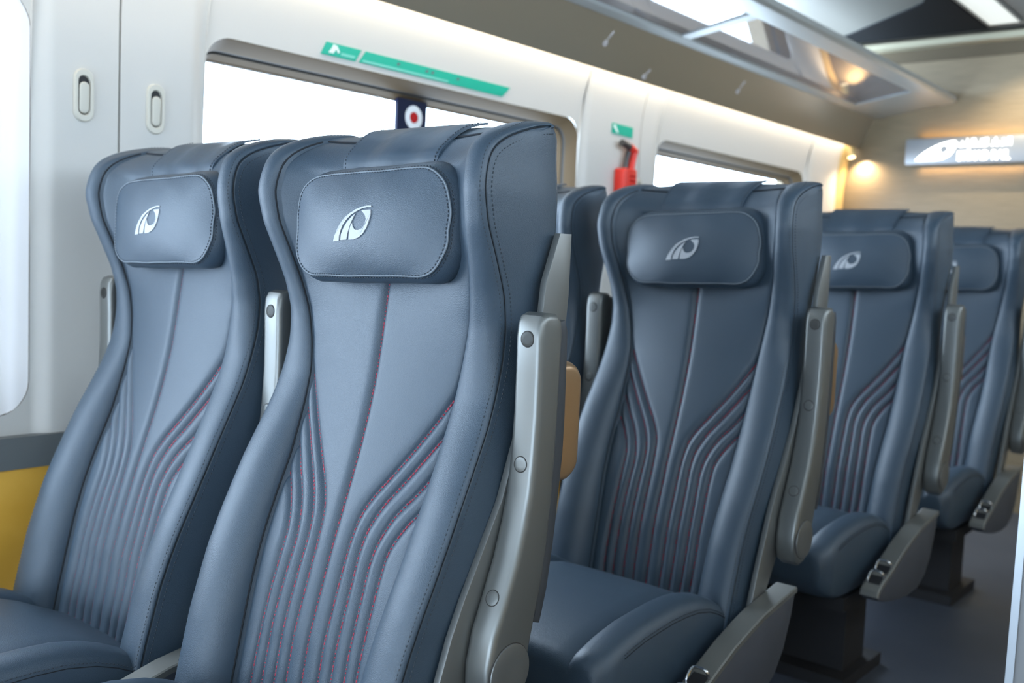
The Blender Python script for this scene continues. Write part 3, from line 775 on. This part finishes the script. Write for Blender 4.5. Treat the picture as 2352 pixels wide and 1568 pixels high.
# emblem with its round opening: fill as a strip between outline and circle
ou = np.array(ell_poly()); cc = np.array([-.094, .008]); rr = .021
ang = np.arctan2(ou[:, 1] - cc[1], ou[:, 0] - cc[0]); inn = cc + rr * np.stack([np.cos(ang), np.sin(ang)], 1)
mb = MB(); q = np.array([[(p[0], -.0655, p[1]) for p in ou], [(p[0], -.0655, p[1]) for p in inn]]); q2 = q[::-1].copy(); q2[..., 1] = -.070
mb.grid(np.concatenate([q, q2]), close_v=True, close_u=True); mb.obj('lit_emblem', M['letters'], sg)
def text_child(body, name, x0, x1, z0, z1, parent, m, yf=-.070, font_scale=1.):
    cu = bpy.data.curves.new(name, 'FONT'); cu.body = body; cu.extrude = .02; cu.size = 1
    t = bpy.data.objects.new(name, cu); COL.objects.link(t)
    dg = bpy.context.evaluated_depsgraph_get(); me = bpy.data.meshes.new_from_object(t.evaluated_get(dg))
    bpy.data.objects.remove(t); bpy.data.curves.remove(cu)
    co = np.array([v.co[:] for v in me.vertices])
    if len(co) == 0: return None
    lo, hi = co.min(0), co.max(0); n = (co - lo) / np.maximum(hi - lo, 1e-6)
    for v, c in zip(me.vertices, n): v.co = (x0 + (x1 - x0) * c[0], yf + .0045 * (1 - c[2]), z0 + (z1 - z0) * c[1])
    me.materials.clear(); me.materials.append(m); o = bpy.data.objects.new(name, me); COL.objects.link(o); o.parent = parent
    return o
AR = "\uFE8D\uFEFB\uFE97\uFEA4\uFE8E\uFEA9 \uFEDF\uFEE0\uFED8\uFEC4\uFE8E\uFEAD\uFE8D\uFE95"[::-1]
text_child(AR, 'arabic_lettering', -.022, .228, .004, .058, sg, M['letters'])
text_child('ETIHAD RAIL', 'latin_lettering', -.022, .226, -.052, -.006, sg, M['letters'])

# small spotlight in the corner
sp = empty('spotlight', (-2.125, Y1 - .10, CZ + .695)); tag(sp, 'small warm spotlight in the corner under the rack end, shining down the end wall', 'spotlight')
k = MB(); cyl(k, (0, 0, 0), (.25, -.1, -1), .022, .05, 20, .003); k.obj('lamp_body', M['goldtrim'], sp)
k = MB(); cyl(k, (.0125, -.005, -.048), (.25, -.1, -1), .018, .004, 20, .001); k.obj('lens', M['spotlens'], sp)

# ------------------------------------------------------------------ wall things
def sign_plate(name, pts, t, m, label, cat='sign'):
    """flat sign following the wall; pts are (y, z)"""
    cy = sum(p[0] for p in pts) / len(pts); cz = sum(p[1] for p in pts) / len(pts)
    x0 = float(wall_x(np.array(cz))) + float(pillar(np.array(cy))) * min(1, max(0, (.70 - cz) / .22))
    r = empty(name, (x0, cy, CZ + cz)); tag(r, label, cat)
    def at(y, z, d): return (float(wall_x(np.array(z))) + float(pillar(np.array(y))) * min(1, max(0, (.70 - z) / .22)) + d - x0, y - cy, z - cz)
    def plate(nm, pl, d0, d1, mm):
        mb = MB(); n = len(pl); a = [at(y, z, d0) for y, z in pl]; b = [at(y, z, d1) for y, z in pl]
        mb.add(a + b, [tuple(range(n)), tuple(range(n, 2 * n))[::-1]] + [(i, (i + 1) % n, n + (i + 1) % n, n + i) for i in range(n)])
        return mb.obj(nm, mm, r, smooth=False)
    plate('sign_board', pts, .0008, t, m)
    return r, plate
r, plate = sign_plate('exit_notice', [(1.802, .580), (1.787, .545), (1.912, .546), (1.930, .580)], .003, M['green'], 'short green notice with a white pictogram, first of two above the nearer window', 'notice')
plate('pictogram', [(1.812, .553), (1.830, .553), (1.838, .566), (1.846, .556), (1.852, .560), (1.840, .575), (1.826, .577), (1.822, .566)], .0032, .004, M['signwhite'])
plate('text_band', [(1.856, .552), (1.906, .552), (1.910, .560), (1.858, .560)], .0032, .0038, M['palegreen'])
r, plate = sign_plate('exit_notice', [(1.946, .580), (1.926, .546), (2.560, .546), (2.594, .580)], .003, M['green'], 'long green notice strip above the nearer window, right of the short one', 'notice')
plate('text_band', [(1.936, .549), (2.29, .549), (2.30, .5555), (1.940, .5555)], .0032, .0038, M['palegreen'])
for yy_ in (2.07, 2.19, 2.215, 2.33): plate('pictogram', [(yy_, .563), (yy_ + .010, .563), (yy_ + .014, .571), (yy_ + .004, .571)], .0032, .0038, M['sill'])  # dark marks laid on for the blotches reflected in the notice
r, plate = sign_plate('hammer_notice', [(3.203, .546), (3.203, .507), (3.349, .503), (3.349, .544)], .003, M['green'], 'small green notice with a white hammer sign above the red emergency hammer', 'notice')
plate('pictogram', [(3.215, .540), (3.209, .534), (3.238, .511), (3.248, .513), (3.222, .541)], .0032, .004, M['signwhite'])

def wall_pt(y, z, d): return (float(wall_x(np.array(z))) + float(pillar(np.array(y))) * min(1, max(0, (.70 - z) / .22)) + d, y, z + CZ)
# emergency hammer
hm = empty('emergency_hammer', wall_pt(3.28, .365, 0)); tag(hm, 'red emergency hammer with dark head in its red holder, on the pillar between the windows', 'emergency hammer')
h = bm_obj('holder', prism_bm(rrect(-.045, .045, -.13, .012, .012, 4), .001, .050, 'x', .006, 2), M['hammerred'], hm)
rb = MB()
for k in range(6): rb.box(.0495, .053, -.008 + .004, .030, -.022 - k * .018, -.014 - k * .018)
rb.obj('ribs', M['red'], h)
hd = MB(); hd.tube([(.030, .022, .0), (.030, .032, .04), (.030, .042, .072), (.030, .040, .088)], .015, 12); hd.tube([(.030, .052, .080), (.030, .012, .096)], .016, 12)
hd.obj('handle', M['hammerred'], hm)
hh = MB(); hh.tube([(.030, .014, .094), (.030, -.022, .104), (.030, -.045, .107)], .014, 12); hh.tube([(.024, -.006, .0), (.024, .000, .04), (.024, .014, .080)], .010, 10)
hh.obj('hammer_head', M['hammerhead'], hm)

def coat_hook(y, z, lab, hgt=.118, w=.046):
    o = empty('coat_hook', wall_pt(y, z, 0)); tag(o, lab, 'coat hook', 'coat hooks on the wall panels')
    a = np.array(rrect(-w / 2, w / 2, -hgt / 2, hgt / 2, w / 2 - .0005, 10)); b = np.array(rrect(-w * .30, w * .30, -hgt * .37, hgt * .37, w * .295, 10))
    R = [[(.0002, p[0], p[1]) for p in a], [(.0055, p[0] * .98, p[1] * .99) for p in a], [(.0075, p[0] * .92, p[1] * .965) for p in a], [(.0075, p[0] * 1.06, p[1] * 1.03) for p in b], [(.006, p[0], p[1]) for p in b], [(.001, p[0] * .97, p[1] * .98) for p in b]]
    MB().grid(np.array(R), close_v=True).obj('escutcheon', M['hookbeige'], o, angle=40)
    mb = MB(); mb.add([(.0012, p[0], p[1]) for p in b], [tuple(range(len(b)))]); mb.obj('recess', M['blackplastic'], o)
    lp = [(p[0] * .84, p[1] * .80 - .0055) for p in b]
    bm = prism_bm(lp, .003, .0085, 'x', .0025, 3)
    for v in bm.verts: v.co.x += .004 * (v.co.z / hgt)
    bm_obj('hook', bm, M['hookbeige'], o)
coat_hook(1.1105, .3265, 'beige oval coat hook left of the panel seam, higher of the two at far left')
coat_hook(1.287, .321, 'beige oval coat hook right of the panel seam, above the left window seat')
coat_hook(3.415, .30, 'small dark coat hook on the pillar, just right of the red emergency hammer', .10, .03)

# partition beside the aisle on the right
pt = empty('partition', (-.29, 1.45, 0)); tag(pt, 'upright grey partition with bright metal edge at the right side of the picture', 'partition')
MB().box(-.010, .0, -.016, .016, 0, CZ + .05).obj('edge_trim', M['alu'], pt, smooth=False)
MB().box(0, .62, -.012, .012, 0.02, CZ + .04).obj('panel', M['partition'], pt, smooth=False)

# ------------------------------------------------------------------ light
w = bpy.data.worlds.new('World'); SC.world = w; w.use_nodes = True
bg = w.node_tree.nodes['Background']; bg.inputs['Color'].default_value = (.68, .84, 1.0, 1); bg.inputs['Strength'].default_value = 13.5

def area(name, loc, rot, sx, sy, e, col, portal=False):
    l = bpy.data.lights.new(name, 'AREA'); l.shape = 'RECTANGLE'; l.size = sx; l.size_y = sy; l.energy = e; l.color = col
    if portal: l.cycles.is_portal = True
    o = bpy.data.objects.new(name, l); COL.objects.link(o); o.location = loc; o.rotation_euler = rot
    return o
for i, (a, b) in enumerate(WIN):
    area('daylight_portal', (WX - .12, (a + b) / 2, CZ + .07), (0, -PI / 2, 0), WZ1 - WZ0 + .1, b - a + .1, 1, (1, 1, 1), True)
for a, b in RWIN: area('daylight_portal', (2 * XM - WX + .12, (a + b) / 2, CZ + .07), (0, PI / 2, 0), WZ1 - WZ0 + .1, b - a + .1, 1, (1, 1, 1), True)
area('daylight_portal', (-.60, Y0 - .08, CZ - .45), (PI / 2, 0, 0), 2.7, 1.2, 1, (1, 1, 1), True)
# left cove strip hidden behind the rack's lower lip, washing the wall
COVE = (1.0, .86, .67)
area('cove_strip', (-2.136, 2.05, CZ + .735), (0, math.radians(18), 0), .018, 6.8, 11.5, COVE)
area('cove_strip', (2 * XM + 2.136, 2.05, CZ + .735), (0, math.radians(-18), 0), .018, 6.8, 16, COVE)  # added on the unseen right wall as warm fill for aisle-side faces
def spot(name, loc, tgt, e, col, ang, blend=.6, r=.02):
    l = bpy.data.lights.new(name, 'SPOT'); l.energy = e; l.color = col; l.spot_size = math.radians(ang); l.spot_blend = blend; l.shadow_soft_size = r
    o = bpy.data.objects.new(name, l); COL.objects.link(o); o.location = loc
    o.rotation_euler = (Vector(tgt) - Vector(loc)).to_track_quat('-Z', 'Y').to_euler()
spot('corner_spot', (-2.085, Y1 - .045, CZ + .645), (-1.90, Y1 - .03, CZ - .5), 16, (1, .76, .50), 150, 1., .01)
spot('ceiling_spot', (-1.25, Y1 - .40, CZ + 1.24), (-1.25, Y1, CZ + .25), 60, (1, .86, .64), 88, 1.)
area('sign_glow', (-1.52, Y1 - .022, CZ + .745), (PI, 0, 0), .52, .012, .55, (1, .58, .22))
area('sign_glow', (-1.52, Y1 - .022, CZ + .592), (0, 0, 0), .52, .012, .75, (1, .62, .28))

# ------------------------------------------------------------------ camera
vpx = np.array([-1567 - 1176., 475 - 784.]); vpy = np.array([3073 - 1176., 683 - 784.])
f = math.sqrt(-(vpx @ vpy)); vx = np.r_[vpx, f]; vy = np.r_[vpy, f]
Xc = -vx / np.linalg.norm(vx); Yc = vy / np.linalg.norm(vy); Dn = np.cross(-Xc, Yc); Dn /= np.linalg.norm(Dn)
Rw = np.array([Xc, Yc, -Dn])                     # rows: car axes in camera terms (right, down, forward)
cam = bpy.data.cameras.new('camera'); co = bpy.data.objects.new('camera', cam); COL.objects.link(co)
cam.sensor_width = 36; cam.lens = f / 2352 * 36; cam.clip_start = .02
m3 = Matrix(((Rw[0, 0], -Rw[0, 1], -Rw[0, 2]), (Rw[1, 0], -Rw[1, 1], -Rw[1, 2]), (Rw[2, 0], -Rw[2, 1], -Rw[2, 2])))
co.matrix_world = Matrix.Translation((0, 0, CZ)) @ m3.to_4x4()
cam.dof.use_dof = True; cam.dof.focus_distance = 1.55; cam.dof.aperture_fstop = 3.5
SC.camera = co
SC.view_settings.view_transform = 'Standard'; SC.view_settings.look = 'None'; SC.view_settings.exposure = 0.; SC.view_settings.gamma = 1
SC.view_settings.use_curve_mapping = False
